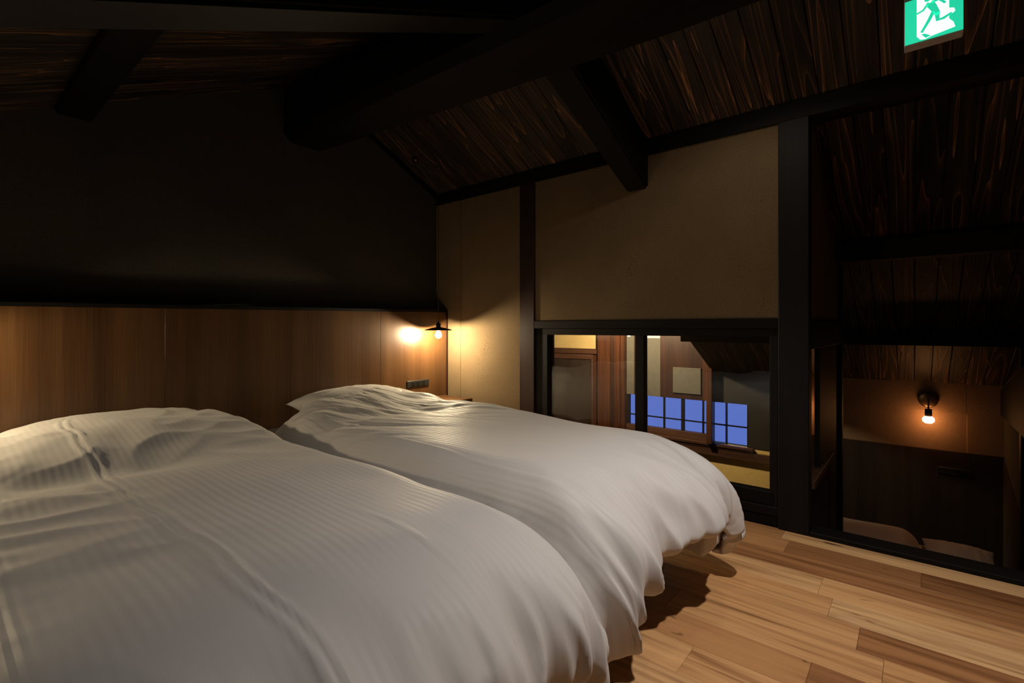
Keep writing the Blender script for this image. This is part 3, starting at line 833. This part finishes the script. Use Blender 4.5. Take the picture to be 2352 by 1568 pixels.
tag(duvet('duvet', 1.075, 2.14, .51, 2.62, .535, .03, .035, .20, .29, .46, .245, 3.7, extra_right, M['cotton'], hemvar=lambda t: 1.0 + .30 * max(0, -t) ** 2 + .12 * max(0, t) ** 3, skew=.06),
    'puffy white striped duvet on the right bed, next to the window', 'duvet')
tag(duvet('duvet', -.10, 1.10, .565, 2.74, .525, .03, .055, .20, .30, .42, .27, 11.3, extra_left, M['cotton']),
    'puffy white striped duvet with a double pleat, on the near left bed', 'duvet')
bed(1.13, 2.06, .66, 2.93, 0, 'low bed under the right duvet, white sheet corner hanging at the foot', .42)
bed(.08, 1.03, .74, 2.93, 0, 'low bed under the left duvet, nearest the camera', .42)

def sheet_corner(parent):
    n, mrows = 40, 16; bm = bmesh.new(); rings = []
    for j in range(mrows + 1):
        t = j / mrows; z = .30 - .175 * t
        k = 1.0 - .12 * t if t < .86 else (1 - .12 * t) * (1 - ((t - .86) / .14) ** 2 * .45)
        ring = []
        for i in range(n):
            a = 2 * math.pi * i / n
            g = 1 + .10 * nz(math.cos(a) * 2.2, math.sin(a) * 2.2, t * 1.5) + .05 * math.sin(a * 7 + t * 3) * t
            ring.append(bm.verts.new((1.97 + .088 * k * g * math.copysign(abs(math.cos(a)) ** .7, math.cos(a)), .67 + .088 * k * g * math.copysign(abs(math.sin(a)) ** .7, math.sin(a)), z + .012 * math.sin(a * 3) * t)))
        rings.append(ring)
    for A, B in zip(rings, rings[1:]):
        for i in range(n): bm.faces.new((A[i], A[(i + 1) % n], B[(i + 1) % n], B[i]))
    bm.faces.new(rings[0]); bm.faces.new(rings[-1][::-1])
    bmesh.ops.recalc_face_normals(bm, faces=bm.faces)
    for f in bm.faces: f.smooth = True
    me = bpy.data.meshes.new('sheet_corner'); bm.to_mesh(me); bm.free()
    o = link('sheet_corner', me, M['cotton_plain'], parent); o.location = -parent.location
sheet_corner(bpy.data.objects['bed'])

def pillow(name, loc, sx, sy, sz, rot, m, label, cat='pillow', seed=1.0):
    n = 44; verts = []; faces = []; uvs = []
    for side in (1, -1):
        for j in range(n + 1):
            for i in range(n + 1):
                u = -1 + 2 * i / n; v = -1 + 2 * j / n
                e = max(0.0, (1 - abs(u) ** 2.6)) ** .55 * max(0.0, (1 - abs(v) ** 2.6)) ** .55
                pinch = 1 - .10 * (1 - abs(v) ** 3) * abs(u) ** 6
                pv = 1 - .10 * (1 - abs(u) ** 3) * abs(v) ** 6
                z = side * sz * e * (1 + .12 * nz(u * 1.7 + seed, v * 1.7, side))
                z += .006 * nz(u * 5 + seed, v * 7, 3) * (1 if side > 0 else .4)
                verts.append((u * sx * pinch, v * sy * pv, z)); uvs.append((u * sx + 3, v * sy + 3))
    k = (n + 1) ** 2
    for s in range(2):
        for j in range(n):
            for i in range(n):
                q = s * k + j * (n + 1) + i; f = (q, q + 1, q + n + 2, q + n + 1)
                faces.append(f if s == 0 else f[::-1])
    me = bpy.data.meshes.new(name); me.from_pydata(verts, [], faces); me.update()
    uvl = me.uv_layers.new(name='UVMap')
    for lp in me.loops: uvl.data[lp.index].uv = uvs[lp.vertex_index]
    bm = bmesh.new(); bm.from_mesh(me); bmesh.ops.remove_doubles(bm, verts=bm.verts, dist=.0004); bmesh.ops.recalc_face_normals(bm, faces=bm.faces)
    for f in bm.faces: f.smooth = True
    bm.to_mesh(me); bm.free()
    o = link(name, me, m); o.location = loc; o.rotation_euler = rot
    return tag(o, label, cat)
pillow('pillow', (1.72, 2.65, .545), .35, .24, .098, (.03, 0, .02), M['cotton'], 'white pillow at the head of the right bed, corner showing past the duvet')
pillow('pillow', (.55, 2.72, .535), .40, .22, .085, (.08, 0, 0), M['cotton'], 'white pillow at the head of the left bed, mostly under the duvet', 'pillow', 4.0)

# bed in the lower room
def extra_far(x, y, a, b, foot, side): return .02 * nz(y * 2.1 + 4, x, 3)
fd = duvet('duvet', 0, 1.0, 0, 1.75, .0, .04, .06, .12, .18, .15, .18, 5.5, extra_far, M['pink_cotton'], 0, .03, .02)
fd.location = (4.25, -.05, -.66); tag(fd, 'white duvet on the bed in the lower room, seen over the threshold', 'duvet')
bed(4.3, 5.2, -.5, 1.7, -1.2, 'bed in the lower room below the wall lamp', -.75, .24)
pillow('pillow', (4.75, -.26, -.70), .42, .21, .075, (0, 0, 0), M['pink_cotton'], 'white pillow on the bed in the lower room, at its right end', 'pillow', 8.0)
